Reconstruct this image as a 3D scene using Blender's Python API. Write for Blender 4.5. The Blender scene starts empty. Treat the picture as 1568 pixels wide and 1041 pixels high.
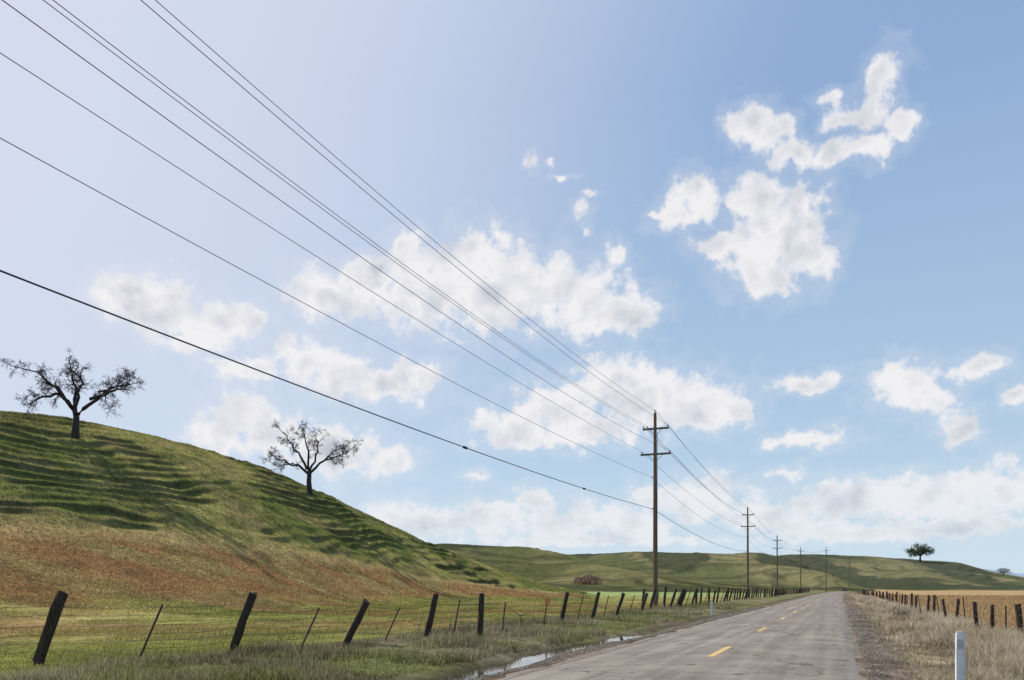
import bpy, math, random
import numpy as np
from mathutils import Vector
rng=np.random.default_rng(7); random.seed(7)
F=1220.0; HOR=900.0; CX=784.0; EYE=1.5
scene=bpy.context.scene
SUN_AZ=math.radians(-51); SUN_EL=math.radians(40)
# ---------------------------------------------------------------- numpy noise
def _h(ix,iy,s):
    n=(ix.astype(np.int64)*374761393+iy.astype(np.int64)*668265263+s*1442695041)&0x7fffffff
    n=((n^(n>>13))*1274126177)&0x7fffffff
    n=n^(n>>16)
    return (n&0xffff)/65535.0
def vn(x,y,s=0):
    x=np.asarray(x,float);y=np.asarray(y,float)
    ix=np.floor(x);iy=np.floor(y);fx=x-ix;fy=y-iy
    fx=fx*fx*(3-2*fx);fy=fy*fy*(3-2*fy)
    a=_h(ix,iy,s);b=_h(ix+1,iy,s);c=_h(ix,iy+1,s);d=_h(ix+1,iy+1,s)
    return (a*(1-fx)+b*fx)*(1-fy)+(c*(1-fx)+d*fx)*fy
def fbm(x,y,s=0,o=4):
    t=0;a=.5;n=0
    for i in range(o):
        t=t+a*vn(x*2**i+i*17.3,y*2**i-i*9.1,s+i);n+=a;a*=.5
    return t/n
def sm(a,b,x):
    t=np.clip((x-a)/(b-a),0,1);return t*t*(3-2*t)
# ---------------------------------------------------------------- terrain
def hilltab(rows,left=None):
    th=[];K=[];rc=[];rf=[]
    for px,py,Yc,Yf in rows:
        t=math.atan((px-CX)/F)
        th.append(t);c=math.cos(t)
        K.append(max(0,((HOR-py)/F+EYE/Yc)*c)); rc.append(Yc/c); rf.append(Yf/c)
    if left:
        for (deg,k,a,b) in left:
            th.insert(0,math.radians(deg));K.insert(0,k);rc.insert(0,a);rf.insert(0,b)
    return np.array(th),np.array(K),np.array(rc),np.array(rf)
H1=hilltab([(0,629,86,28),(100,640,92,30),(200,659,98,33),(300,684,104,38),(400,714,110,43),(500,758,118,53),(600,806,128,64),(660,833,138,75),(750,868,150,90),(830,893,165,110),(910,911,170,130)],
   left=[(-50,.19,100,36),(-75,.15,120,50),(-110,0,150,80)])
HL=hilltab([(380,905,420,250),(560,838,420,250),(680,836,420,250),(760,837,430,255),(820,840,430,260),(880,852,400,240),(960,872,360,220),(1040,885,340,215),(1140,898,330,215),(1200,906,330,215)])
HM=hilltab([(620,900,520,340),(760,862,540,380),(860,851,540,380),(940,848,530,380),(1060,847,530,370),(1150,845,520,360),(1200,853,510,355),(1260,872,490,350),(1310,892,480,350),(1350,904,480,350)])
HN=hilltab([(1060,904,640,430),(1140,862,640,430),(1200,850,640,420),(1330,850,620,390),(1400,856,590,350),(1470,863,580,350),(1520,876,570,350),(1568,884,560,350),(1680,903,560,350)])
HF=hilltab([(1250,900,3600,2500),(1380,880,3600,2500),(1450,872,3600,2500),(1500,870,3600,2500),(1560,878,3600,2500),(1700,874,3600,2500),(1900,895,3600,2500)])
def hill(tab,th,r,back=.35):
    T,K,RC,RF=tab
    k=np.interp(th,T,K,left=0,right=0);rc=np.interp(th,T,RC);rf=np.interp(th,T,RF)
    t=(r-rf)/(rc-rf)
    g=np.where(t<1,np.clip(t,0,1)**2*(3-2*np.clip(t,0,1)),np.clip(1-.08*(t-1)-back*(t-1)**2,0,1))
    return k*r*g,g*(k>0.002),t
def curve(Y): return 1.3e-4*np.clip(Y-150,0,None)**2
def cc(X,Y): return X-.413*Y-curve(Y)
def terrain(X,Y,full=False):
    X=np.asarray(X,float);Y=np.asarray(Y,float)
    th=np.arctan2(X,Y);r=np.hypot(X,Y)+1e-6
    z1,g1,t1=hill(H1,th,r)
    und=(fbm(X/22,Y/22,11,3)-.5)
    z1=z1*(1+.16*und*(1-np.clip(g1,0,1)**3))
    # cattle tracks following the contours, uneven and broken
    s=.95
    q=z1/s+5.5*fbm(X/26,Y/26,5,3)+1.5*fbm(X/6,Y/6,6,3)
    fr=q-np.floor(q)
    lv=_h(np.floor(q),np.floor(q)*0,99)
    st=(np.floor(q)+sm(.55,1,fr)-q)*s
    pat=sm(.34,.60,fbm(X/9+40,Y/12,8,3))
    trk=sm(.36,.54,g1)*(.16+1.1*pat)*(.35+.9*lv)
    z1=z1+st*trk*.75*(z1>1)+(fbm(X/3.5,Y/3.5,12,3)-.5)*.5*sm(.2,.5,g1)
    ledge_shade=trk*np.exp(-((fr-.82)/.16)**2)
    zL,gL,_=hill(HL,th,r);zM,gM,_=hill(HM,th,r);zN,gN,_=hill(HN,th,r);zF,gF,_=hill(HF,th,r,.1)
    fb=fbm(X/48,Y/48,21,5)-.5
    far=np.maximum(np.maximum(zL,zM),zN)
    gg=np.clip(np.maximum(np.maximum(gL,gM),gN),0,1)
    qf=far/2.4+5*fbm(X/60,Y/60,31,3);frf=qf-np.floor(qf)
    far=far+far*1.1*fb*(1-.85*gg**4)+np.minimum(far*.1,1)*(np.floor(qf)+sm(.5,1,frf)-qf)*2.1*sm(.4,.6,fbm(X/40,Y/40,33,2))
    zF=zF*(1+.15*(fbm(X/300,Y/300,41,3)-.5))
    z=np.maximum(np.maximum(z1,far),zF)
    c=cc(X,Y)
    inroad=(Y>-15)&(Y<330)
    rough=(fbm(X/1.3,Y/1.3,51,4)-.5)*.16+(fbm(X/7,Y/7,52,2)-.5)*.25*sm(-13,-20,c)
    rough=rough*np.where(r<200,1,np.clip(200/r,0,1))
    onroad=sm(-6.5,-6.0,c)*(1-sm(.4,1.1,c))*np.where(inroad,1,0)
    z=z+rough*(1-onroad)-.035*onroad
    wob=(fbm(Y/5,Y*0+3,61,3)-.5)*.7
    dd=np.exp(-((c+6.95+wob)/.42)**2)*np.where(inroad,1,0)
    z=z-dd*(.20*sm(33,21,Y)+.05)
    z=z+.10*sm(-7.6,-9.5,c)*np.where(r<120,1,0)*sm(-30,-13,c)
    z=z-.10*sm(.6,1.6,c)*(1-sm(5,9,c))*np.where(inroad,1,0)
    if full: return z,dict(g1=g1,c=c,th=th,r=r,t1=t1,gfar=gg,und=und,ledge_shade=ledge_shade,fr=frf)
    return z
def tz(x,y): return float(terrain(np.array([x]),np.array([y]))[0])
def px2w(px,py,Y): return Vector(((px-CX)/F*Y,Y,EYE+(HOR-py)/F*Y))
YS=np.concatenate([np.arange(5,60,.1),np.arange(60,900,.5)])
def ground_px(px,py):
    X=(px-CX)/F*YS;z=EYE+(HOR-py)/F*YS
    h=terrain(X,YS);w=np.where(h>=z)[0]
    i=w[0] if len(w) else -1
    return float(X[i]),float(YS[i]),float(h[i])
def mix(a,b,f): return a*(1-f[:,None])+np.array(b)*f[:,None]
def colour(X,Y):
    z,d=terrain(X,Y,True);g=d['g1'];c=d['c'];r=d['r'];th=d['th'];o=len(X)
    n1=fbm(X/9,Y/9,71,4);n2=fbm(X/2.2,Y/2.2,72,4)
    col=np.tile(np.array([.225,.23,.066]),(o,1))
    col=mix(col,(.36,.30,.12),sm(.42,.66,n1)*.8)
    col=mix(col,(.14,.155,.05),sm(.5,.72,n2)*.75)
    col=mix(col,(.25,.155,.075),sm(.48,.62,fbm(X/14+9,Y/5,76,4))*.75*sm(20,34,r))
    e=.10*(n1-.5)+.09*(n2-.5)
    red=sm(.015,.15,g+e)*(1-sm(.40,.49,g+e))*(d['t1']<1)
    rc=mix(np.tile(np.array([.255,.145,.066]),(o,1)),(.25,.205,.085),sm(.44,.68,fbm(X/6,Y/3,77,4))*.8)
    rc=mix(rc,(.17,.11,.052),sm(.5,.7,n2)*.6)
    col=col*(1-red[:,None]*.93)+rc*red[:,None]*.93
    edge=sm(.36,.42,g+e)*(1-sm(.44,.52,g+e));col=mix(col,(.36,.285,.125),edge*.65)
    up=sm(.42,.50,g+e)
    hc=mix(np.tile(np.array([.150,.163,.048]),(o,1)),(.26,.235,.082),sm(.42,.64,n1))
    hc=mix(hc,(.085,.098,.033),sm(.46,.66,n2)*.65)
    hc=mix(hc,(.23,.18,.09),sm(.54,.70,fbm(X/3,Y/5,75,3))*.5)
    hc=mix(hc,(.055,.06,.026),np.clip(d['ledge_shade'],0,1)*.8)  # shadow lines of the track ledges, painted dark into the hill colour
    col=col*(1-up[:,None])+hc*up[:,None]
    farf=sm(170,230,r)
    fc=mix(np.tile(np.array([.105,.11,.045]),(o,1)),(.20,.175,.08),sm(.40,.62,fbm(X/50,Y/60,78,4)))
    fc=mix(fc,(.040,.047,.024),sm(.46,.55,fbm(X/34,Y/70,79,5))*.85)
    fc=mix(fc,(.045,.05,.026),np.exp(-((d['fr']-.8)/.15)**2)*.6*(d['gfar']>.15))  # shade under the far terracettes, painted into the colour
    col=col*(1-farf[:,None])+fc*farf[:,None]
    px=CX+F*np.tan(np.clip(th,-1.2,1.2))
    mead=sm(835,870,px)*(1-sm(1120,1240,px))*sm(120,150,r)*(1-sm(.02,.12,d['gfar']))*(g<.05)
    col=mix(col,(.27,.34,.125),mead*.85)
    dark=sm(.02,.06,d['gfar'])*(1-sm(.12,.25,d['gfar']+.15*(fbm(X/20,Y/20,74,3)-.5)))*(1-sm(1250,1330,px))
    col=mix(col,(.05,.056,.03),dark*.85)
    gold=sm(5.2,6.5,c+1.5*(n1-.5))*(1-sm(.01,.06,d['gfar']))
    gc=mix(np.tile(np.array([.34,.222,.11]),(o,1)),(.41,.30,.17),sm(.4,.7,fbm(X/12,Y/6,80,4)))
    col=col*(1-gold[:,None])+gc*gold[:,None]
    near=(r<330)&(Y>-20)
    vl=sm(-13.2,-11.8,c+.8*(n2-.5))*(1-sm(-6,-5,c))*near
    vc=mix(np.tile(np.array([.225,.195,.125]),(o,1)),(.15,.165,.06),sm(.40,.58,fbm(X/2.5+3,Y/2.5,81,4)))
    vc=mix(vc,(.11,.09,.062),sm(.52,.7,n2)*.8)
    col=col*(1-vl[:,None])+vc*vl[:,None]
    mud=np.exp(-((c+6.9)/.6)**2)*near;col=mix(col,(.10,.08,.058),mud*.9)
    gr=sm(-6.6,-6.3,c)*(1-sm(1.2,2.3,c+1.2*(n2-.5)))*near
    gcol=mix(np.tile(np.array([.22,.175,.135]),(o,1)),(.12,.09,.065),sm(.4,.62,fbm(X/.9,Y/.9,82,4)))
    col=col*(1-gr[:,None])+gcol*gr[:,None]
    vr=sm(1.3,2.3,c+1.2*(n2-.5))*(1-sm(4.8,6.2,c))*near
    vcr=mix(np.tile(np.array([.32,.255,.175]),(o,1)),(.13,.095,.065),sm(.42,.58,fbm(X/1.8,Y/1.8,83,4)))
    col=col*(1-vr[:,None])+vcr*vr[:,None]
    col=mix(col,(.30,.40,.52),sm(1200,2600,r)*.9)  # aerial haze painted into the albedo: farthest hills turn bluish
    col=mix(col,(.22,.25,.24),sm(300,650,r)*.10)  # slight painted haze on the middle-distance hills
    return np.clip(col,0,1)
# ---------------------------------------------------------------- mesh helpers
def mk(name,V,faces=None,quads=None,tris=None,col=None,mats=(),smooth=False,mi=None,parent=None,uv=None):
    me=bpy.data.meshes.new(name)
    V=np.asarray(V,np.float32)
    if faces is not None:
        me.from_pydata([tuple(v) for v in V.tolist()],[],faces)
    else:
        arr=quads if quads is not None else tris
        arr=np.asarray(arr,np.int32);n=arr.shape[1]
        me.vertices.add(len(V));me.vertices.foreach_set('co',V.ravel())
        me.loops.add(arr.size);me.loops.foreach_set('vertex_index',arr.ravel())
        me.polygons.add(len(arr));me.polygons.foreach_set('loop_start',np.arange(0,arr.size,n,dtype=np.int32))
        me.update(calc_edges=True)
    if col is not None:
        a=me.color_attributes.new('Col','FLOAT_COLOR','POINT')
        a.data.foreach_set('color',np.hstack([col,np.ones((len(col),1))]).astype(np.float32).ravel())
    if uv is not None:
        a=me.attributes.new('cy','FLOAT_VECTOR','POINT');a.data.foreach_set('vector',np.asarray(uv,np.float32).ravel())
    for m in mats: me.materials.append(m)
    if mi is not None: me.polygons.foreach_set('material_index',np.asarray(mi,np.int32))
    if smooth: me.polygons.foreach_set('use_smooth',np.ones(len(me.polygons),bool))
    if faces is not None: me.validate()
    me.update()
    ob=bpy.data.objects.new(name,me);scene.collection.objects.link(ob)
    if parent: ob.parent=parent
    return ob
class MB:
    def __init__(s): s.v=[];s.f=[];s.m=[]
    def tube(s,pts,rad,n=6,m=0,cap=True):
        pts=[Vector(p) for p in pts];b=len(s.v);k=len(pts)
        up=Vector((.31,.17,.93)).normalized()
        for i,p in enumerate(pts):
            t=(pts[min(i+1,k-1)]-pts[max(i-1,0)])
            if t.length<1e-9:t=Vector((0,0,1))
            t.normalize();a=t.cross(up if abs(t.dot(up))<.95 else Vector((1,0,0))).normalized();c=t.cross(a)
            for j in range(n):
                an=2*math.pi*j/n
                s.v.append(tuple(p+(a*math.cos(an)+c*math.sin(an))*rad[i]))
        for i in range(k-1):
            for j in range(n):
                s.f.append((b+i*n+j,b+i*n+(j+1)%n,b+(i+1)*n+(j+1)%n,b+(i+1)*n+j));s.m.append(m)
        if cap:
            s.f.append(tuple(b+j for j in range(n))[::-1]);s.m.append(m)
            s.f.append(tuple(b+(k-1)*n+j for j in range(n)));s.m.append(m)
    def box(s,c,ax,ay,az,m=0):
        c=Vector(c);b=len(s.v)
        for k in(-1,1):
            for j in(-1,1):
                for i in(-1,1): s.v.append(tuple(c+Vector(ax)*i+Vector(ay)*j+Vector(az)*k))
        for q in((0,2,3,1),(4,5,7,6),(0,1,5,4),(2,6,7,3),(0,4,6,2),(1,3,7,5)):
            s.f.append(tuple(b+i for i in q));s.m.append(m)
    def make(s,name,mats,smooth=False,parent=None):
        return mk(name,s.v,faces=s.f,mats=mats,mi=s.m,smooth=smooth,parent=parent)
# ---------------------------------------------------------------- materials
def newmat(n):
    m=bpy.data.materials.new(n);m.use_nodes=True;nt=m.node_tree;nt.nodes.clear();return m,nt
def N(nt,t,**k):
    n=nt.nodes.new(t)
    for a,b in k.items():
        if a=='ins':
            for i,v in b.items(): n.inputs[i].default_value=v
        else: setattr(n,a,b)
    return n
def simple(name,c1,c2,scale=8,rough=.85,bump=.3,stretch=(1,1,1),metal=0):
    m,nt=newmat(name);L=nt.links
    out=N(nt,'ShaderNodeOutputMaterial');b=N(nt,'ShaderNodeBsdfPrincipled');b.inputs['Roughness'].default_value=rough;b.inputs['Metallic'].default_value=metal
    b.inputs['Specular IOR Level'].default_value=.25
    tc=N(nt,'ShaderNodeTexCoord');mp=N(nt,'ShaderNodeMapping');mp.inputs['Scale'].default_value=stretch
    no=N(nt,'ShaderNodeTexNoise',ins={'Scale':scale,'Detail':6,'Roughness':.65})
    r=N(nt,'ShaderNodeValToRGB');r.color_ramp.elements[0].position=.35;r.color_ramp.elements[1].position=.65
    r.color_ramp.elements[0].color=(*c1,1);r.color_ramp.elements[1].color=(*c2,1)
    bp=N(nt,'ShaderNodeBump',ins={'Strength':bump,'Distance':.02})
    L.new(tc.outputs['Object'],mp.inputs[0]);L.new(mp.outputs[0],no.inputs['Vector']);L.new(no.outputs[0],r.inputs[0])
    L.new(r.outputs[0],b.inputs['Base Color']);L.new(no.outputs[0],bp.inputs['Height']);L.new(bp.outputs[0],b.inputs['Normal']);L.new(b.outputs[0],out.inputs[0])
    return m
def ground_mat():
    m,nt=newmat('ground_soil_and_grass');L=nt.links
    out=N(nt,'ShaderNodeOutputMaterial');b=N(nt,'ShaderNodeBsdfDiffuse')
    at=N(nt,'ShaderNodeAttribute',attribute_name='Col');geo=N(nt,'ShaderNodeNewGeometry')
    def noise(s,d=5,r=.6,st=None):
        n=N(nt,'ShaderNodeTexNoise',ins={'Scale':s,'Detail':d,'Roughness':r})
        if st:
            mp=N(nt,'ShaderNodeMapping');mp.inputs['Scale'].default_value=st;L.new(geo.outputs['Position'],mp.inputs[0]);L.new(mp.outputs[0],n.inputs['Vector'])
        else: L.new(geo.outputs['Position'],n.inputs['Vector'])
        return n
    n1=noise(2.2,8,.72);n2=noise(.35,6,.65,(1,1,2.5))
    r1=N(nt,'ShaderNodeMapRange',ins={'From Min':.3,'From Max':.7,'To Min':.55,'To Max':1.45});L.new(n1.outputs[0],r1.inputs[0])
    r2=N(nt,'ShaderNodeMapRange',ins={'From Min':.3,'From Max':.7,'To Min':.72,'To Max':1.28});L.new(n2.outputs[0],r2.inputs[0])
    mu=N(nt,'ShaderNodeMath',operation='MULTIPLY');L.new(r1.outputs[0],mu.inputs[0]);L.new(r2.outputs[0],mu.inputs[1])
    vs=N(nt,'ShaderNodeVectorMath',operation='SCALE');L.new(at.outputs['Color'],vs.inputs[0]);L.new(mu.outputs[0],vs.inputs['Scale'])
    L.new(vs.outputs[0],b.inputs['Color'])
    # grass stands upright whatever the slope: lean the shading normal toward up
    a1=N(nt,'ShaderNodeVectorMath',operation='SCALE');a1.inputs['Scale'].default_value=.9;L.new(geo.outputs['Normal'],a1.inputs[0])
    a2=N(nt,'ShaderNodeVectorMath',operation='ADD');a2.inputs[1].default_value=(0,0,1.0);L.new(a1.outputs[0],a2.inputs[0])
    a3=N(nt,'ShaderNodeVectorMath',operation='NORMALIZE');L.new(a2.outputs[0],a3.inputs[0])
    bp=N(nt,'ShaderNodeBump',ins={'Strength':.7,'Distance':.12});L.new(n1.outputs[0],bp.inputs['Height']);L.new(a3.outputs[0],bp.inputs['Normal'])
    L.new(bp.outputs[0],b.inputs['Normal']);L.new(b.outputs[0],out.inputs[0]);return m
def grass_mat():
    m,nt=newmat('grass_blades');L=nt.links
    out=N(nt,'ShaderNodeOutputMaterial');at=N(nt,'ShaderNodeAttribute',attribute_name='Col')
    d=N(nt,'ShaderNodeBsdfDiffuse');t=N(nt,'ShaderNodeBsdfTranslucent');mx=N(nt,'ShaderNodeMixShader');mx.inputs[0].default_value=.5
    L.new(at.outputs['Color'],d.inputs[0]);L.new(at.outputs['Color'],t.inputs[0]);L.new(d.outputs[0],mx.inputs[1]);L.new(t.outputs[0],mx.inputs[2]);L.new(mx.outputs[0],out.inputs[0]);return m
def asphalt():
    m,nt=newmat('weathered_asphalt');L=nt.links
    out=N(nt,'ShaderNodeOutputMaterial');b=N(nt,'ShaderNodeBsdfPrincipled',ins={'Roughness':.85});b.inputs['Specular IOR Level'].default_value=.15
    at=N(nt,'ShaderNodeAttribute',attribute_name='cy');geo=N(nt,'ShaderNodeNewGeometry')
    fine=N(nt,'ShaderNodeTexNoise',ins={'Scale':60,'Detail':3,'Roughness':.7});L.new(geo.outputs['Position'],fine.inputs['Vector'])
    big=N(nt,'ShaderNodeTexNoise',ins={'Scale':.6,'Detail':6,'Roughness':.65});L.new(geo.outputs['Position'],big.inputs['Vector'])
    mp=N(nt,'ShaderNodeMapping');mp.inputs['Scale'].default_value=(1.6,.05,1);L.new(at.outputs['Vector'],mp.inputs[0])
    stk=N(nt,'ShaderNodeTexNoise',ins={'Scale':1.5,'Detail':5,'Roughness':.6});L.new(mp.outputs[0],stk.inputs['Vector'])
    r=N(nt,'ShaderNodeValToRGB');e=r.color_ramp.elements;e[0].position=.36;e[1].position=.66;e[0].color=(.145,.123,.10,1);e[1].color=(.325,.282,.232,1)
    ad=N(nt,'ShaderNodeMath',operation='ADD');L.new(big.outputs[0],ad.inputs[0]);L.new(stk.outputs[0],ad.inputs[1])
    ha=N(nt,'ShaderNodeMath',operation='MULTIPLY',ins={1:.5});L.new(ad.outputs[0],ha.inputs[0])
    f2=N(nt,'ShaderNodeMath',operation='MULTIPLY_ADD',ins={1:.4,2:-.2});L.new(fine.outputs[0],f2.inputs[0])
    ad2=N(nt,'ShaderNodeMath',operation='ADD');L.new(ha.outputs[0],ad2.inputs[0]);L.new(f2.outputs[0],ad2.inputs[1]);L.new(ad2.outputs[0],r.inputs[0])
    dis=N(nt,'ShaderNodeTexNoise',ins={'Scale':1.2,'Detail':4});L.new(geo.outputs['Position'],dis.inputs['Vector'])
    vm=N(nt,'ShaderNodeVectorMath',operation='MULTIPLY_ADD');vm.inputs[1].default_value=(1.6,1.6,0);L.new(dis.outputs['Color'],vm.inputs[0]);L.new(geo.outputs['Position'],vm.inputs[2])
    vo=N(nt,'ShaderNodeTexVoronoi',feature='DISTANCE_TO_EDGE',ins={'Scale':.33});L.new(vm.outputs[0],vo.inputs['Vector'])
    cr=N(nt,'ShaderNodeMapRange',ins={'From Min':.004,'From Max':.014,'To Min':.8,'To Max':0});L.new(vo.outputs['Distance'],cr.inputs[0])
    gate=N(nt,'ShaderNodeMapRange',ins={'From Min':.38,'From Max':.52});L.new(big.outputs[0],gate.inputs[0])
    gm=N(nt,'ShaderNodeMath',operation='MULTIPLY');L.new(cr.outputs[0],gm.inputs[0]);L.new(gate.outputs[0],gm.inputs[1])
    mx=N(nt,'ShaderNodeMix',data_type='RGBA');L.new(gm.outputs[0],mx.inputs['Factor']);L.new(r.outputs[0],mx.inputs['A']);mx.inputs['B'].default_value=(.05,.045,.04,1)
    L.new(mx.outputs['Result'],b.inputs['Base Color'])
    bp=N(nt,'ShaderNodeBump',ins={'Strength':.35,'Distance':.01});L.new(fine.outputs[0],bp.inputs['Height']);L.new(bp.outputs[0],b.inputs['Normal'])
    L.new(b.outputs[0],out.inputs[0]);return m
M_ground=ground_mat();M_grass=grass_mat();M_road=asphalt()
M_post=simple('weathered_fence_wood',(.018,.014,.011),(.075,.058,.043),12,.9,.6,(3,3,.4))
M_pole=simple('utility_pole_wood',(.095,.066,.045),(.20,.145,.10),6,.85,.4,(5,5,.25))
M_arm=simple('crossarm_wood',(.10,.085,.07),(.18,.15,.12),9)
M_insul=simple('porcelain',(.10,.10,.11),(.2,.2,.21),4,.3,0)
M_steel=simple('rusty_wire',(.09,.07,.055),(.16,.14,.12),20,.6,.1,metal=.3)
M_tpost=simple('rusty_t_post',(.045,.03,.022),(.09,.06,.045),10,.7,.2)
M_cable=simple('power_cable',(.02,.025,.035),(.045,.05,.06),2,.6,0)
M_bark=simple('oak_bark',(.020,.018,.018),(.065,.056,.050),5,.95,.8,(2,2,.5))
M_yel=simple('yellow_road_paint',(.50,.32,.11),(.66,.45,.19),9,.7,.1)
M_white=simple('white_marker_plastic',(.62,.63,.64),(.78,.79,.80),5,.5,.05)
M_refl=simple('reflector',(.45,.16,.05),(.6,.25,.08),3,.3,0)
M_grey=simple('reflector_grey',(.3,.3,.3),(.5,.5,.5),3,.3,0)
M_stone=simple('gravel_stone',(.12,.10,.08),(.32,.275,.23),3,.9,.3)
# ---------------------------------------------------------------- ground sheet
tin=np.radians(np.linspace(-38,38,820));tl=np.radians(np.linspace(-180,-38.6,110));tr=np.radians(np.linspace(38.6,180,100))
TH=np.concatenate([tl,tin,tr])
R=np.concatenate([[.5],np.geomspace(1,8,25)[:-1],np.geomspace(8,40,300)[:-1],np.geomspace(40,175,480)[:-1],np.geomspace(175,700,240)[:-1],np.geomspace(700,9000,60)])
RR,TT=np.meshgrid(R,TH,indexing='ij')
X=(RR*np.sin(TT)).ravel();Y=(RR*np.cos(TT)).ravel()
Z=terrain(X,Y);C=colour(X,Y)
nr,ntn=RR.shape
i=np.arange(nr-1)[:,None]*ntn+np.arange(ntn-1)[None,:]
Q=np.stack([i,i+1,i+ntn+1,i+ntn],-1).reshape(-1,4)[:,::-1]
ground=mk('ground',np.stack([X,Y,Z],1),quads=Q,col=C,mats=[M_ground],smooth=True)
# ---------------------------------------------------------------- road
ry=np.concatenate([np.arange(-12,60,.15),np.arange(60,330,1.5)])
cs=np.linspace(0,1,25)
RV=[];UV=[]
eL=-5.85+.24*(fbm(ry/1.1,ry*0,91,4)-.5)*2;eR=.42+.16*(fbm(ry/.9,ry*0,92,4)-.5)*2
for k,y in enumerate(ry):
    for s in cs:
        c=eL[k]*(1-s)+eR[k]*s
        z=.012+.05*(1-(2*s-1)**2)
        if s in(0,1): z=-.05
        RV.append((.413*y+float(curve(y))+c,y,z));UV.append((c,y,0))
n=len(cs);i=np.arange(len(ry)-1)[:,None]*n+np.arange(n-1)[None,:]
RQ=np.stack([i,i+1,i+n+1,i+n],-1).reshape(-1,4)
road=mk('road',RV,quads=RQ,mats=[M_road],uv=UV,smooth=True)
mv=[];mf=[]
y0=16.6-9.7*2
while y0<300:
    ys=np.linspace(y0,y0+2.8,8)
    for k,y in enumerate(ys):
        for sgn in(-1,1):
            c=-2.73+sgn*(.075+.010*random.random())
            s=(c+5.85)/6.27;z=.012+.05*(1-(2*s-1)**2)+.005
            mv.append((.413*y+float(curve(y))+c,y,z))
        if k: b=len(mv)-4;mf.append((b,b+1,b+3,b+2))
    y0+=9.7
mk('road_marking',mv,faces=mf,mats=[M_yel],parent=road)
# ---------------------------------------------------------------- ditch water
m,nt=newmat('ditch_water');L=nt.links
o=N(nt,'ShaderNodeOutputMaterial');b=N(nt,'ShaderNodeBsdfPrincipled',ins={'Roughness':.04,'Base Color':(.05,.045,.035,1)})
no=N(nt,'ShaderNodeTexNoise',ins={'Scale':7,'Detail':2});bp=N(nt,'ShaderNodeBump',ins={'Strength':.05,'Distance':.02})
L.new(no.outputs[0],bp.inputs['Height']);L.new(bp.outputs[0],b.inputs['Normal']);L.new(b.outputs[0],o.inputs[0]);M_water=m
wv=[];wf=[]
for k,y in enumerate(np.arange(9,27,.5)):
    for c in(-7.75,-6.2): wv.append((.413*y+c,y,-.100))
    if k: q=len(wv)-4;wf.append((q,q+1,q+3,q+2))
mk('ditch_water',wv,faces=wf,mats=[M_water])
# ---------------------------------------------------------------- grass
def blades(name,x,y,h,w,col,lean=.35):
    n=len(x);z=terrain(x,y)-.01
    a=rng.uniform(0,2*np.pi,n);la=rng.uniform(0,2*np.pi,n);lm=rng.uniform(0,lean,n)*h*1.2
    dx=np.cos(a)*w/2;dy=np.sin(a)*w/2
    mx=x+np.cos(la)*lm*.35;my=y+np.sin(la)*lm*.35;txx=x+np.cos(la)*lm;tyy=y+np.sin(la)*lm
    V=np.empty((n,5,3))
    V[:,0]=np.stack([x-dx,y-dy,z],1);V[:,1]=np.stack([x+dx,y+dy,z],1)
    V[:,2]=np.stack([mx+dx*.75,my+dy*.75,z+h*.55],1);V[:,3]=np.stack([mx-dx*.75,my-dy*.75,z+h*.55],1)
    V[:,4]=np.stack([txx,tyy,z+h],1)
    b=np.arange(n)[:,None]*5
    T=np.concatenate([b+np.array([[0,1,2]]),b+np.array([[0,2,3]]),b+np.array([[3,2,4]])])
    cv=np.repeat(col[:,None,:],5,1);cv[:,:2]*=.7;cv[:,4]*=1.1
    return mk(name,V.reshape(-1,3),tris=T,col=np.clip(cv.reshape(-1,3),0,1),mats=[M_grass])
def scatter(n,r0,r1,t0=-36,t1=36):
    r=np.exp(rng.uniform(np.log(r0),np.log(r1),n));t=np.radians(rng.uniform(t0,t1,n))
    return r*np.sin(t),r*np.cos(t),r
x,y,r=scatter(350000,11,75)
c=cc(x,y)
keep=((c<-7.6))
x,y,r,c=x[keep],y[keep],r[keep],c[keep]
col=colour(x,y)*rng.uniform(.7,1.6,(len(x),1))
verge=(c>-12.8)
pn=fbm(x/1.6,y/1.6,101,3)
h=np.where(verge,.05+.20*sm(.4,.75,pn),.03+.075*sm(.35,.7,pn))*rng.uniform(.5,1.3,len(x))
fl=np.exp(-((c+12.1)/.5)**2);h=h+fl*.16*rng.random(len(x))
dead=rng.random(len(x))<np.where(verge,.24,.08)
col[dead]=np.array([.34,.30,.21])*rng.uniform(.5,1.1,(dead.sum(),1))
blades('grass',x,y,h,.006+r*.00055,col,.7)
x,y,r=scatter(200000,45,175,-36,6)
_,d=terrain(x,y,True)
k=(d['t1']<1.15)&(cc(x,y)<-14)
x,y,r=x[k],y[k],r[k]
col=colour(x,y)*rng.uniform(.6,1.45,(len(x),1))
blades('hill_grass',x,y,rng.uniform(.04,.12,len(x)),r*.0010,col,.8)
tx=[];ty=[];th_=[];tc=[]
for k in range(2300):
    yy=math.exp(random.uniform(math.log(7),math.log(130)));c0=random.triangular(1.5,5.6,3.9)
    if vn(np.array([c0*.9]),np.array([yy/2.5]),120)[0]<.40: continue
    nb=int(70*min(1,14/yy)+12);hh=random.uniform(.18,.5)*(1.15 if c0>3 else .75);x0=.413*yy+c0;sp=random.uniform(.08,.24)
    x=rng.normal(x0,sp,nb);y=rng.normal(yy,sp,nb)
    tx.append(x);ty.append(y);th_.append(rng.uniform(.5,1.1,nb)*hh)
    base=np.array([(.58,.50,.38),(.48,.39,.27),(.36,.28,.19),(.21,.20,.10)][random.choices(range(4),[6,4,2,1])[0]])
    tc.append(base*rng.uniform(.65,1.25,(nb,1)))
x=np.concatenate(tx);y=np.concatenate(ty);h=np.concatenate(th_);col=np.concatenate(tc);r=np.hypot(x,y)
blades('dry_grass',x,y,h,.005+r*.0006,col,.8)
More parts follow.
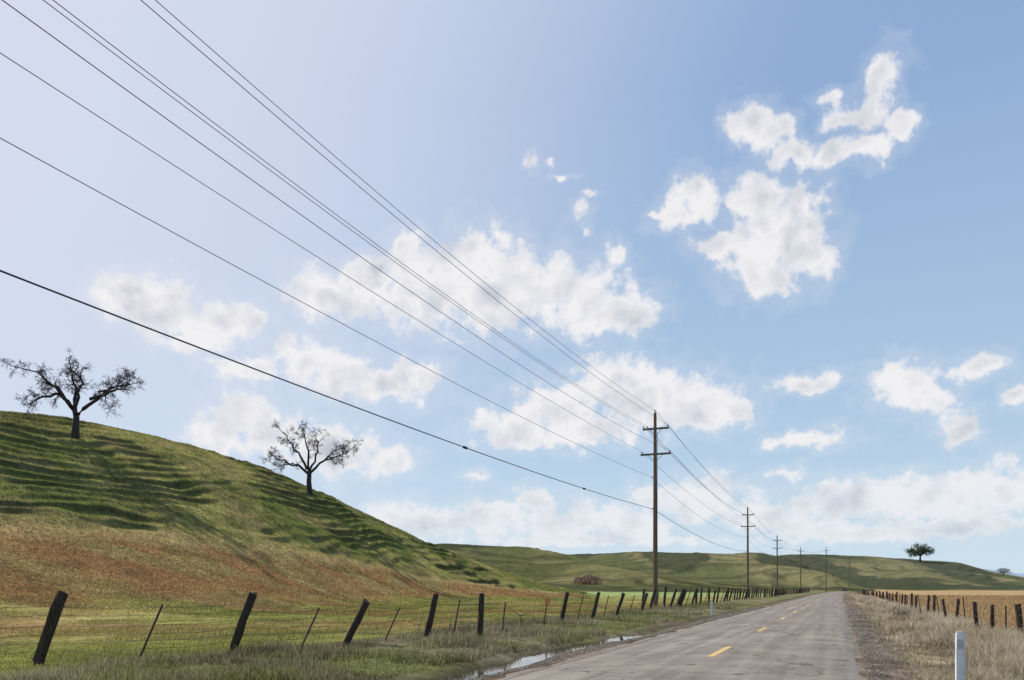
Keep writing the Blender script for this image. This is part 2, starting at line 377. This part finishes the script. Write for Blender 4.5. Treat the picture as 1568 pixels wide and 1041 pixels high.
x,y,r=scatter(90000,14,170,14,36)
k=cc(x,y)>5.0;x,y,r=x[k],y[k],r[k]
blades('golden_field_grass',x,y,rng.uniform(.1,.34,len(x)),.006+r*.0009,np.array([.44,.305,.165])*rng.uniform(.55,1.3,(len(x),1)),.6)
x,y,r=scatter(60000,6,80,14,36);c=cc(x,y);k=(c>1.1)&(c<5.4);x,y,r=x[k],y[k],r[k]
blades('verge_litter_grass',x,y,rng.uniform(.02,.12,len(x)),.005+r*.0006,np.array([.42,.35,.25])*rng.uniform(.35,1.2,(len(x),1)),1.5)
oc=np.array([(1,0,0),(-1,0,0),(0,1,0),(0,-1,0),(0,0,1),(0,0,-1)],float)
of=np.array([(0,2,4),(2,1,4),(1,3,4),(3,0,4),(2,0,5),(1,2,5),(3,1,5),(0,3,5)])
ns=12000
yy=np.exp(rng.uniform(np.log(7),np.log(60),ns));side=rng.random(ns)<.5
c=np.where(side,-6.0-np.abs(rng.normal(0,.28,ns)),.45+np.abs(rng.normal(0,.5,ns)))
x=.413*yy+c;z=terrain(x,yy);s=rng.uniform(.006,.028,ns)*(.7+yy/40)
V=(oc[None]*rng.uniform(.5,1.2,(ns,6,3))*s[:,None,None]*np.array([1,1,.6]))+np.stack([x,yy,z+s*.2],1)[:,None,:]
T=(of[None]+np.arange(ns)[:,None,None]*6).reshape(-1,3)
mk('gravel',V.reshape(-1,3),tris=T,mats=[M_stone])
# ---------------------------------------------------------------- fences
def wood_post(mb,b,t,r):
    b=Vector(b);t=Vector(t);n=5;pts=[];rad=[]
    for i in range(n+1):
        f=i/n;p=b.lerp(t,f);p+=Vector((random.uniform(-1,1),random.uniform(-1,1),0))*r*.12
        pts.append(p);rad.append(r*random.uniform(.88,1.08)*(1.05-.1*f))
    st=len(mb.v);mb.tube(pts,rad,8,0)
    for j in range(8):
        v=mb.v[st+n*8+j];mb.v[st+n*8+j]=(v[0],v[1],v[2]+random.uniform(-.05,.03))
def t_post(mb,b,t,r=.024):
    mb.tube([b,t],[r,r*.9],4,1)
def basetop(bx,by,tx,ty):
    X,Y,Z=ground_px(bx,by);B=Vector((X,Y,Z-.15));T=px2w(tx,ty,Y)
    return B,T
W_=[(52,1020,95,907,.105),(350,1002,387,908,.095),(523,990,562,920,.095),(650,978,668,910,.085),(734,978,738,909,.085),
 (858,953,869,906,.09),(905,948,917,907,.09),(942,943,955,908,.09),(980,938,991,908,.09)]
T_=[(205,1015,249,925),(455,995,489,930),(585,982,612,930),(692,976,704,918),(768,970,774,922),(797,961,798,941),(832,958,838,916),(883,951,893,912),(923,946,932,912),(962,940,972,911)]
fence=MB();nodes=[]
B,T=basetop(-160,1036,-120,900);wood_post(fence,B,T,.09);nodes.append((B,T))
for a in W_:
    B,T=basetop(*a[:4]);wood_post(fence,B,T,a[4]);nodes.append((B,T))
for a in T_:
    B,T=basetop(*a);t_post(fence,B,T);nodes.append((B,T))
yy=49.0;k=0
while yy<260:
    c0=-12.0+.25*math.sin(yy*.1);X=.413*yy+c0+float(curve(yy));g=tz(X,yy)
    B=Vector((X,yy,g-.1));hh=random.uniform(1.2,1.5)
    T=Vector((X+random.uniform(.05,.55)*(1 if yy<120 else .4),yy+random.uniform(-.1,.2),g+hh))
    if k%4==2: t_post(fence,B,T,.035)
    else: wood_post(fence,B,T,.095 if k!=5 else .24)
    nodes.append((B,T));yy+=random.uniform(1.7,2.6);k+=1
nodes.sort(key=lambda n:n[0].y)
for (B0,T0),(B1,T1) in zip(nodes[:-1],nodes[1:]):
    if B0.y>140: break
    L0=(T0-B0).length;L1=(T1-B1).length
    rr=.0035+B0.y*.00006
    for hgt in(.3,.45,.6,.78,.98,1.15):
        p=B0+(T0-B0)*min((hgt+.15)/L0,.95);q=B1+(T1-B1)*min((hgt+.15)/L1,.95)
        m=(p+q)/2;m.z-=random.uniform(.01,.05)
        fence.tube([p,m,q],[rr]*3,4,2,False)
    if B0.y<34:
        nn=int((B1-B0).length/.3)
        for s in range(1,nn):
            f=s/nn;lo=(B0+(T0-B0)*.25).lerp(B1+(T1-B1)*.25,f);hi=(B0+(T0-B0)*.58).lerp(B1+(T1-B1)*.58,f)
            fence.tube([lo,hi],[.003]*2,3,2,False)
        for s in range(int((B1-B0).length/.22)):
            f=(s+.5)/((B1-B0).length/.22)
            p=(B0+(T0-B0)*min(1.13/L0,.9)).lerp(B1+(T1-B1)*min(1.13/L1,.9),f);p.z-=.03
            fence.tube([p-Vector((.02,.0,.02)),p+Vector((.02,0,.02))],[.003,.003],3,2,False)
B,T=basetop(832,958,838,916)
fence.box(T+Vector((0,-.04,-.1)),(.09,0,0),(0,.008,0),(0,0,.13),3)
fence.make('wire_fence',[M_post,M_tpost,M_steel,M_refl])
f2=MB();nodes=[]
yy=12.5;k=0
while yy<190:
    c0=4.9+.2*math.sin(yy*.07);X=.413*yy+c0+float(curve(yy));g=tz(X,yy)
    B=Vector((X,yy,g-.1));ht=random.uniform(1.05,1.27)
    T=Vector((X+random.uniform(-.22,.10),yy+random.uniform(-.1,.1),g+ht))
    if k%3==2: t_post(f2,B,T,.03)
    else: wood_post(f2,B,T,random.uniform(.06,.085))
    nodes.append((B,T));yy+=random.uniform(2.0,3.1);k+=1
for (B0,T0),(B1,T1) in zip(nodes[:-1],nodes[1:]):
    if B0.y>90: break
    for f in(.35,.55,.75,.93):
        p=B0.lerp(T0,f);q=B1.lerp(T1,f);m=(p+q)/2;m.z-=.03;f2.tube([p,m,q],[.004+B0.y*.00006]*3,4,2,False)
f2.make('wire_fence',[M_post,M_tpost,M_steel])
# ---------------------------------------------------------------- marker posts
def marker(X,Y,ht,w):
    mb=MB();g=tz(X,Y)
    mb.box((X,Y,g+ht/2-.1),(w/2,0,0),(0,.012,0),(0,0,ht/2+.1),0)
    mb.box((X-w/2+.006,Y-.016,g+ht/2-.1),(.006,0,0),(0,.006,0),(0,0,ht/2+.098),0)
    mb.box((X+w/2-.006,Y-.016,g+ht/2-.1),(.006,0,0),(0,.006,0),(0,0,ht/2+.098),0)
    mb.box((X,Y,g+ht+.01),(w/2-.012,0,0),(0,.010,0),(0,0,.012),0)
    mb.box((X,Y-.016,g+ht-.12),(w*.3,0,0),(0,.003,0),(0,0,.05),1)
    ob=mb.make('road_marker_post',[M_white,M_grey]);bv=ob.modifiers.new('b','BEVEL');bv.width=.003;return ob
marker(5.06,9.0,1.09,.10)
X,Yq,_=ground_px(1090,943);marker(X,Yq,.75,.11)
# ---------------------------------------------------------------- utility poles and lines
D=Vector((.382,.924,0)).normalized();P=Vector((D.y,-D.x,0))
def pole(X,Y,top,name='utility_pole'):
    mb=MB();g=tz(X,Y);b=Vector((X,Y,g-.3));t=Vector((X-.02,Y,top))
    pts=[b.lerp(t,i/8) for i in range(9)];mb.tube(pts,[.19-.085*i/8 for i in range(9)],12,0)
    u=top-1.15;l=top-2.95
    for zz,hl in((u,.92),(l,1.08)):
        c=Vector((X,Y-.13,zz));mb.box(c,P*hl,D*.055,(0,0,.065),1)
        for s in(-1,1):
            mb.tube([c+P*s*hl*.55+D*-.07,Vector((X,Y-.14,zz-.55))],[.018,.018],5,3)
    att=[]
    def ins(p,h=.16):
        mb.tube([p,p+Vector((0,0,h*.35)),p+Vector((0,0,h*.4)),p+Vector((0,0,h*.75)),p+Vector((0,0,h))],[.02,.02,.06,.05,.025],8,2)
        att.append(p+Vector((0,0,h)))
    ins(t+Vector((0,0,0)),.2)
    for o in(.86,-.86,-.62): ins(Vector((X,Y-.13,u+.065))+P*o)
    for o in(.98,-.98): ins(Vector((X,Y-.13,l+.065))+P*o)
    a=Vector((X,Y,top-4.55))-P*.28;mb.tube([a+P*.25,a],[.03,.03],6,3);att.append(a)
    a=Vector((X,Y,top-6.8))-P*.2;mb.box(a+P*.08,P*.1,D*.04,(0,0,.05),3);att.append(a)
    mb.box((X+.12,Y-.12,top-5.8),(.012,0,0),(0,.012,0),(0,0,4.4),3)
    mb.make(name,[M_pole,M_arm,M_insul,M_steel])
    return att
def polepx(px,py,Y): X=(px-CX)/F*Y;return (X,Y,EYE+(HOR-py)/F*Y)
PL=[(-17.8,-11,14.0)]+[polepx(1003.5,632,56.5),polepx(1145,777,124),polepx(1190,820,186),polepx(1226,838,250),polepx(1265,838,290),polepx(1301,852,355)]
ATT=[pole(*p[:3]) for p in PL]
wl=MB()
sag0=[1.38,1.35,1.24,1.31,1.40,.75,.75,.66]
sag=[.75,.8,.75,.85,.7,.8,1.0,.75]
for k in range(len(ATT)-1):
    for j in range(8):
        a=ATT[k][j];b_=ATT[k+1][j];n=36;pts=[];rad=[]
        for i in range(n+1):
            f=i/n;p=a.lerp(b_,f);p.z-=4*(sag[j] if k else sag0[j])*f*(1-f)
            pts.append(p);rad.append((.017 if j==7 else .0085)+ (0 if k==0 else .003))
        wl.tube(pts,rad,5,0)
        if k==0 and j==7:
            for f in(.60,.80):
                p=pts[int(f*n)];wl.tube([p-D*.12,p+D*.12],[.05,.05],6,0)
wl.make('power_line',[M_cable])
# ---------------------------------------------------------------- bare oaks
def grow(mb,p,d,length,r,lev,maxlev):
    n=5 if lev<3 else 3;pts=[p.copy()];rad=[r];q=p.copy();d=d.copy()
    for i in range(n):
        d=(d+Vector((random.gauss(0,.28),random.gauss(0,.28),random.gauss(0,.26)+(.05 if lev<3 else -.04)))).normalized()
        q=q+d*length/n;pts.append(q.copy());rad.append(max(.012,r*(1-.75*(i+1)/n)))
    mb.tube(pts,rad,6 if lev<2 else (4 if lev<3 else 3),0,False)
    if lev>=maxlev: return
    nc={1:6,2:6,3:5}.get(lev,4)
    for k in range(nc):
        f=random.uniform(.2,1.0);i=min(int(f*n),n-1);ff=f*n-i
        b=pts[i].lerp(pts[i+1],ff);dd=(pts[i+1]-pts[i]).normalized()
        v=Vector((random.gauss(0,1),random.gauss(0,1),random.gauss(0,1)));v=(v-dd*v.dot(dd)).normalized()
        an=random.uniform(.5,1.15);nd=dd*math.cos(an)+v*math.sin(an)
        grow(mb,b,nd,length*random.uniform(.42,.66),max(.014,rad[i]*.6),lev+1,maxlev)
def oak(name,bx,by,S,trunk_r,trunk,limbs):
    X,Y,Z=ground_px(bx,by);mb=MB();O=Vector((X,Y,Z))
    def loc(p,d): return Vector(((p[0]-bx)/S,d,(by-p[1])/S))
    tp=[loc((bx-1,by+9),0)]+[loc(p,0) for p in trunk]
    mb.tube(tp,[trunk_r*1.5,trunk_r*1.25]+[trunk_r*(1-.12*i) for i in range(len(tp)-2)],10,0)
    for (pts,r0,dep) in limbs:
        n=len(pts);pp=[loc(p,dep*(i/(n-1))) for i,p in enumerate(pts)]
        fine=[]
        for i in range(n-1):
            for s in range(3):
                q=pp[i].lerp(pp[i+1],s/3)
                if i or s: q+=Vector((random.gauss(0,.10),random.gauss(0,.12),random.gauss(0,.10)))
                fine.append(q)
        fine.append(pp[-1]);m=len(fine);rad=[max(.035,r0*(1-.85*i/(m-1))) for i in range(m)]
        mb.tube(fine,rad,7,0)
        L=sum((fine[i+1]-fine[i]).length for i in range(m-1))
        nb=int(L*2.2)
        for k in range(nb):
            f=random.uniform(.3,1.0);i=min(int(f*(m-1)),m-2);b=fine[i].lerp(fine[i+1],random.random());dd=(fine[i+1]-fine[i]).normalized()
            v=Vector((random.gauss(0,1),random.gauss(0,1),random.gauss(.25,1)));v=(v-dd*v.dot(dd)).normalized()
            an=random.uniform(.5,1.3);grow(mb,b,dd*math.cos(an)+v*math.sin(an),random.uniform(.7,1.6)*(1.1-.3*f),max(.025,rad[i]*.45),2,4)
        grow(mb,fine[-1],(fine[-1]-fine[-2]).normalized(),1.1,rad[-1],2,4)
    ob=mb.make(name,[M_bark],smooth=True);ob.location=O;print(name,O,len(mb.f));return ob
Y1=ground_px(115,672)[1];S1=F/Y1
oak('oak_tree',115,672,S1,.34,[(115,672),(116,655),(117,640)],[
 ([(117,645),(107,622),(88,605),(62,608),(42,614),(33,626)],.24,1.2),
 ([(110,628),(96,600),(72,580),(42,574)],.18,-2.6),
 ([(117,642),(112,602),(101,578),(108,554)],.22,1.5),
 ([(117,640),(124,612),(134,592),(118,572),(124,558)],.18,-1.8),
 ([(119,638),(140,612),(158,592),(172,572)],.22,2.6),
 ([(138,614),(172,606),(196,602),(206,592)],.18,-1.5),
 ([(150,603),(178,590),(192,580)],.12,2.5),
 ([(145,609),(165,614),(178,630)],.11,-1.5),
 ([(92,604),(70,588),(50,588)],.10,2.6)])
Y2=ground_px(474,757)[1];S2=F/Y2
oak('oak_tree',474,757,S2,.32,[(474,757),(473,740),(474,724)],[
 ([(474,730),(458,715),(438,711),(420,702),(412,695)],.2,1.0),
 ([(470,722),(458,698),(446,678),(432,662)],.18,-1.8),
 ([(473,724),(471,694),(463,674),(458,658)],.18,1.6),
 ([(474,724),(486,701),(491,682),(478,664)],.16,-1.5),
 ([(476,726),(496,707),(522,698),(540,684)],.18,1.2),
 ([(498,706),(516,704),(526,716)],.10,-1.4),
 ([(450,712),(430,718),(418,713)],.09,-1.8),
 ([(500,704),(514,690),(528,680)],.10,2.2)])
# ---------------------------------------------------------------- distant leafy oaks / bushes
def leaf_mat(name):
    m,nt=newmat(name);L=nt.links;o=N(nt,'ShaderNodeOutputMaterial');at=N(nt,'ShaderNodeAttribute',attribute_name='Col')
    d=N(nt,'ShaderNodeBsdfDiffuse');t=N(nt,'ShaderNodeBsdfTranslucent');mx=N(nt,'ShaderNodeMixShader');mx.inputs[0].default_value=.3
    L.new(at.outputs['Color'],d.inputs[0]);L.new(at.outputs['Color'],t.inputs[0]);L.new(d.outputs[0],mx.inputs[1]);L.new(t.outputs[0],mx.inputs[2]);L.new(mx.outputs[0],o.inputs[0]);return m
M_leaf=leaf_mat('foliage')
def leafy(name,bx,by,wpx,hpx,col,nl=2600,trunk=True):
    X,Y,Z=ground_px(bx,by);s=Y/F;W=wpx*s;Hh=hpx*s
    root=bpy.data.objects.new(name,None);scene.collection.objects.link(root);root.location=(X,Y,Z)
    mb=MB();r=W*.03
    if trunk:
        mb.tube([(0,0,-.5),(0,0,Hh*.2),(W*.02,0,Hh*.4)],[r*1.5,r,r*.8],8,0)
        for k in range(7):
            a=k*.9+.2;mb.tube([(0,0,Hh*.28),(math.cos(a)*W*.18,math.sin(a)*W*.18,Hh*.5),(math.cos(a)*W*.34,math.sin(a)*W*.34,Hh*.66)],[r*.6,r*.4,r*.15],5,0)
    else:
        for k in range(14):
            a=k*.45;q=random.uniform(.1,.35);mb.tube([(math.cos(a)*W*q*.5,0,-.2),(math.cos(a)*W*q*.9,math.sin(a)*W*.15,Hh*.4),(math.cos(a)*W*q*1.1,math.sin(a)*W*.2,Hh*.7)],[r*.3,r*.2,r*.1],4,0)
    mb.make('trunk',[M_bark],parent=root)
    cl=[];nc=34
    for k in range(nc):
        a=k*2.4;q=math.sqrt((k+.5)/nc)*.43
        zt=Hh*(random.uniform(.42,.92)*(1-.25*(q/.42)**2) if trunk else random.uniform(.05,.8)*(1-.7*(q/.42)**2))
        cl.append((math.cos(a)*q*W,math.sin(a)*q*W,zt))
    cl=np.array(cl);ci=rng.integers(0,nc,nl);p=cl[ci]+rng.normal(0,1,(nl,3))*np.array([W*.06,W*.06,Hh*.055])
    a=rng.normal(0,1,(nl,3));a/=np.linalg.norm(a,axis=1)[:,None];b2=np.cross(a,rng.normal(0,1,(nl,3)));b2/=np.linalg.norm(b2,axis=1)[:,None]
    sz=W*.018*rng.uniform(.6,1.5,(nl,1));V=np.stack([p-a*sz,p+b2*sz*.7,p+a*sz,p-b2*sz*.7],1).reshape(-1,3)
    cv=np.repeat(np.array(col)*rng.uniform(.5,1.5,(nl,1)),4,0)
    mk('foliage',V,quads=np.arange(nl*4).reshape(-1,4),col=cv,mats=[M_leaf],parent=root)
leafy('oak_tree',1409,860,42,29,(.085,.095,.055),3000)
leafy('oak_tree',1537,882,22,13,(.10,.12,.06),1200)
leafy('willow_shrub',900,893,52,17,(.24,.16,.13),1300,False)
leafy('shrub',1318,909,20,8,(.24,.19,.11),500,False)
# ---------------------------------------------------------------- distant car
def car(X,Y):
    M1=simple('dark_red_car_paint',(.10,.02,.018),(.13,.03,.025),2,.3,0);M2=simple('car_glass',(.02,.025,.03),(.03,.035,.04),2,.1,0);M3=simple('tyre',(.01,.01,.01),(.02,.02,.02),4,.9,0);M4=simple('headlamp',(.6,.6,.55),(.8,.8,.75),2,.2,0)
    root=bpy.data.objects.new('car',None);scene.collection.objects.link(root)
    prof=[(-2.2,.35),(-2.25,.75),(-2.1,.95),(-1.3,1.0),(-.7,1.42),(.9,1.45),(1.7,1.05),(2.15,.98),(2.2,.4)]
    me=MB();n=len(prof)
    for sx in(-1,1):
        for (yy,zz) in prof: me.v.append((sx*(.88 if zz<1.1 else .68),yy,zz))
    me.f.append(tuple(range(n))[::-1]);me.f.append(tuple(range(n,2*n)));me.m+=[0,0]
    for i in range(n):
        j=(i+1)%n;me.f.append((i,j,n+j,n+i));me.m.append(1 if i in(3,5) else 0)
    me.box((0,-.0,1.2),(.79,0,0),(0,.62,0),(0,0,.12),1)
    for sx in(-.62,.62): me.box((sx,-2.24,.72),(.16,0,0),(0,.03,0),(0,0,.08),3)
    me.box((0,-2.25,.55),(.4,0,0),(0,.02,0),(0,0,.08),2)
    me.make('body',[M1,M2,M3,M4],parent=root)
    w=MB()
    for sx in(-.8,.8):
        for yy in(-1.4,1.4): w.tube([(sx-.1,yy,.33),(sx+.1,yy,.33)],[.33,.33],16,0)
    w.make('wheels',[M3],parent=root)
    root.location=(X,Y,.03);root.rotation_euler=(0,0,-.4)
yy=290;car(.413*yy+float(curve(yy))-1.2,yy)
# ---------------------------------------------------------------- world
w=bpy.data.worlds.new('World');scene.world=w;w.use_nodes=True;nt=w.node_tree;nt.nodes.clear();L=nt.links
try: w.cycles.sampling_method='NONE'
except Exception as ex: print(ex)
out=N(nt,'ShaderNodeOutputWorld');bg=N(nt,'ShaderNodeBackground');ST=.1;bg.inputs['Strength'].default_value=ST
sky=N(nt,'ShaderNodeTexSky',sky_type='NISHITA');sky.sun_disc=False;sky.sun_elevation=SUN_EL;sky.sun_rotation=SUN_AZ;sky.air_density=1.0;sky.dust_density=.6;sky.ozone_density=1.5;sky.altitude=100
tc=N(nt,'ShaderNodeTexCoord');sp=N(nt,'ShaderNodeSeparateXYZ');L.new(tc.outputs['Generated'],sp.inputs[0])
def M(op,a,b=None,c=None,clamp=False):
    n=N(nt,'ShaderNodeMath',operation=op);n.use_clamp=clamp
    for i,v in enumerate((a,b,c)):
        if v is None: continue
        if isinstance(v,(int,float)): n.inputs[i].default_value=v
        else: L.new(v,n.inputs[i])
    return n.outputs[0]
def MR(v,a,b,c=0,d=1,t='SMOOTHSTEP'):
    n=N(nt,'ShaderNodeMapRange',interpolation_type=t,ins={'From Min':a,'From Max':b,'To Min':c,'To Max':d});L.new(v,n.inputs[0]);return n.outputs[0]
def MIX(f,a,b):
    n=N(nt,'ShaderNodeMix',data_type='RGBA')
    for k,v in (('Factor',f),('A',a),('B',b)):
        if isinstance(v,(tuple,float,int)): n.inputs[k].default_value=(v if not isinstance(v,tuple) else (*v,1))
        else: L.new(v,n.inputs[k])
    return n.outputs['Result']
az=M('ARCTAN2',sp.outputs[0],sp.outputs[1]);el=M('ARCSINE',sp.outputs[2])
cmb=N(nt,'ShaderNodeCombineXYZ');L.new(az,cmb.inputs[0]);L.new(el,cmb.inputs[1]);pv=cmb.outputs[0]
# domain warp makes the outlines ragged
wn=N(nt,'ShaderNodeTexNoise',ins={'Scale':26,'Detail':6,'Roughness':.6});L.new(pv,wn.inputs['Vector'])
ws=N(nt,'ShaderNodeVectorMath',operation='SUBTRACT');L.new(wn.outputs['Color'],ws.inputs[0]);ws.inputs[1].default_value=(.5,.5,.5)
wm=N(nt,'ShaderNodeVectorMath',operation='MULTIPLY_ADD');L.new(ws.outputs[0],wm.inputs[0]);wm.inputs[1].default_value=(.048,.040,0);L.new(pv,wm.inputs[2]);wv_=wm.outputs[0]
def azel(px,py):
    v=Vector(((px-CX)/F,1,(HOR-py)/F)).normalized();return math.atan2(v.x,v.y),math.asin(v.z)
E=[(500,455,70,46),(560,440,66,46),(632,412,50,58),(660,455,100,60),(735,398,65,60),(750,455,110,66),(830,448,90,62),(890,450,76,54),(945,478,66,44),(905,500,50,30),(785,425,60,50),(690,420,60,45),
(190,455,56,40),(255,470,72,48),(330,495,66,42),(375,490,36,28),(300,520,74,22),
(370,565,64,20),(470,553,68,40),(530,580,86,40),(600,590,76,34),(645,580,44,34),
(365,635,56,46),(340,668,60,38),(420,665,60,44),(510,690,80,42),(590,705,54,26),
(790,650,80,38),(860,625,80,50),(940,588,80,52),(1000,615,96,56),(1065,618,78,50),(1120,632,46,22),(880,660,120,30),(800,668,90,24),
(1160,302,56,46),(1110,375,64,26),(1160,400,56,56),(1215,330,54,60),(1235,385,50,56),(1180,425,60,38),(1170,345,56,34),(1065,298,38,42),(1045,322,52,32),(998,325,24,11),(1195,360,66,66),
(1150,190,44,36),(1185,205,38,38),(1215,238,46,32),(1270,240,58,20),(1325,228,56,24),(1372,192,36,28),(1335,168,38,52),(1358,108,34,40),(1345,135,32,34),(1266,148,25,19),(1298,180,42,22),
(815,250,14,17),(838,242,9,10),(860,270,30,8),(888,325,24,20),(905,300,18,9),(898,352,9,14),(945,385,28,26),
(1230,588,64,19),(1380,590,62,44),(1420,612,42,24),(1495,568,56,22),(1560,600,32,28),(1238,672,70,18),(1465,655,44,30),(1210,726,52,14),(730,726,28,17),(1350,803,20,7),
(600,790,66,28),(670,800,76,34),(760,790,76,36),(820,765,44,24),(860,800,96,38),(960,800,96,36),(1000,765,44,24),(1070,765,94,40),(1170,795,96,30),(1270,770,100,38),(1370,762,94,42),(1450,765,96,46),(1540,750,96,50),(1700,770,140,60),(480,800,100,30),(1480,805,170,24),(1300,815,220,18),(900,828,260,12)]
cur=None
for (px,py,rx,ry_) in E:
    a,e=azel(px,py);a1,_=azel(px+rx,py);a0,_=azel(px-rx,py);_,e1=azel(px,py-ry_);_,e0=azel(px,py+ry_)
    sx=2/(a1-a0);sy=2/(e1-e0)
    n=N(nt,'ShaderNodeVectorMath',operation='MULTIPLY_ADD');L.new(wv_,n.inputs[0]);n.inputs[1].default_value=(sx,sy,0);n.inputs[2].default_value=(-a*sx,-e*sy,0)
    l=N(nt,'ShaderNodeVectorMath',operation='LENGTH');L.new(n.outputs[0],l.inputs[0]);o=l.outputs['Value']
    if rx*ry_<900: o=M('ADD',o,.30)      # thin wisps never get dense
    cur=o if cur is None else M('SMOOTH_MIN',cur,o,.25)
field=M('SUBTRACT',1,cur)
def cn(vec,scale,det,rough,dist=0):
    n=N(nt,'ShaderNodeTexNoise',ins={'Scale':scale,'Detail':det,'Roughness':rough,'Distortion':dist});L.new(vec,n.inputs['Vector']);return n.outputs[0]
def off(vec,o):
    n=N(nt,'ShaderNodeVectorMath',operation='ADD');L.new(vec,n.inputs[0]);n.inputs[1].default_value=o;return n.outputs[0]
na=cn(pv,38,9,.6)
rl=cn(pv,18,4,.5);rb=cn(off(pv,(-.010,.022,0)),18,4,.5)
nlow=cn(pv,10,2,.5)
dens=M('ADD',M('MULTIPLY',field,.9),M('MULTIPLY_ADD',na,1.9,-.95+.03))
mask=MR(dens,-.08,.52)
wisp=M('MULTIPLY',MR(dens,-.55,.05),.15)
mask=M('MAXIMUM',mask,wisp)
relief=M('MULTIPLY',M('SUBTRACT',rl,rb),1.25)
core=MR(dens,.15,1.1)
sh=M('SUBTRACT',M('ADD',1.0,relief),M('MULTIPLY',core,M('MULTIPLY_ADD',nlow,1.1,-.33)))
ccl=MIX(MR(sh,.40,.98,t='LINEAR'),(5.2,5.6,6.4),(8.95,8.8,8.9))
sd=Vector((math.sin(SUN_AZ)*math.cos(SUN_EL),math.cos(SUN_AZ)*math.cos(SUN_EL),math.sin(SUN_EL)))
dp=N(nt,'ShaderNodeVectorMath',operation='DOT_PRODUCT');L.new(tc.outputs['Generated'],dp.inputs[0]);dp.inputs[1].default_value=sd
base=MIX(MR(el,.55,-.02,t='LINEAR'),(2.9,4.4,7.05),(5.6,7.35,8.8))
base=MIX(.87,sky.outputs[0],base)
base=MIX(M('MULTIPLY',MR(dp.outputs['Value'],.52,.98),.82),base,(7.4,7.7,8.9))
base=MIX(M('MULTIPLY',MR(el,.18,-.02),.5),base,(7.0,8.0,8.7))
mfac=M('MULTIPLY',mask,MR(el,.01,.17,.6,.96,'LINEAR'))
fin=MIX(mfac,base,ccl)
L.new(fin,bg.inputs['Color']);L.new(bg.outputs[0],out.inputs[0])
# ---------------------------------------------------------------- sun
sl=bpy.data.lights.new('sun','SUN');sl.energy=5.0;sl.angle=math.radians(.5);sl.color=(1,.93,.82)
so=bpy.data.objects.new('sun',sl);scene.collection.objects.link(so);so.rotation_euler=sd.to_track_quat('Z','Y').to_euler()
# ---------------------------------------------------------------- camera
cd=bpy.data.cameras.new('camera');cam=bpy.data.objects.new('camera',cd);scene.collection.objects.link(cam)
cam.location=(0,0,EYE);cam.rotation_euler=(math.radians(90),0,0);cd.sensor_width=36;cd.lens=36*F/1568;cd.shift_y=(HOR-520.5)/1568
cd.clip_end=20000;cd.clip_start=.05;scene.camera=cam
scene.view_settings.view_transform='Standard';scene.view_settings.look='None';scene.view_settings.exposure=0
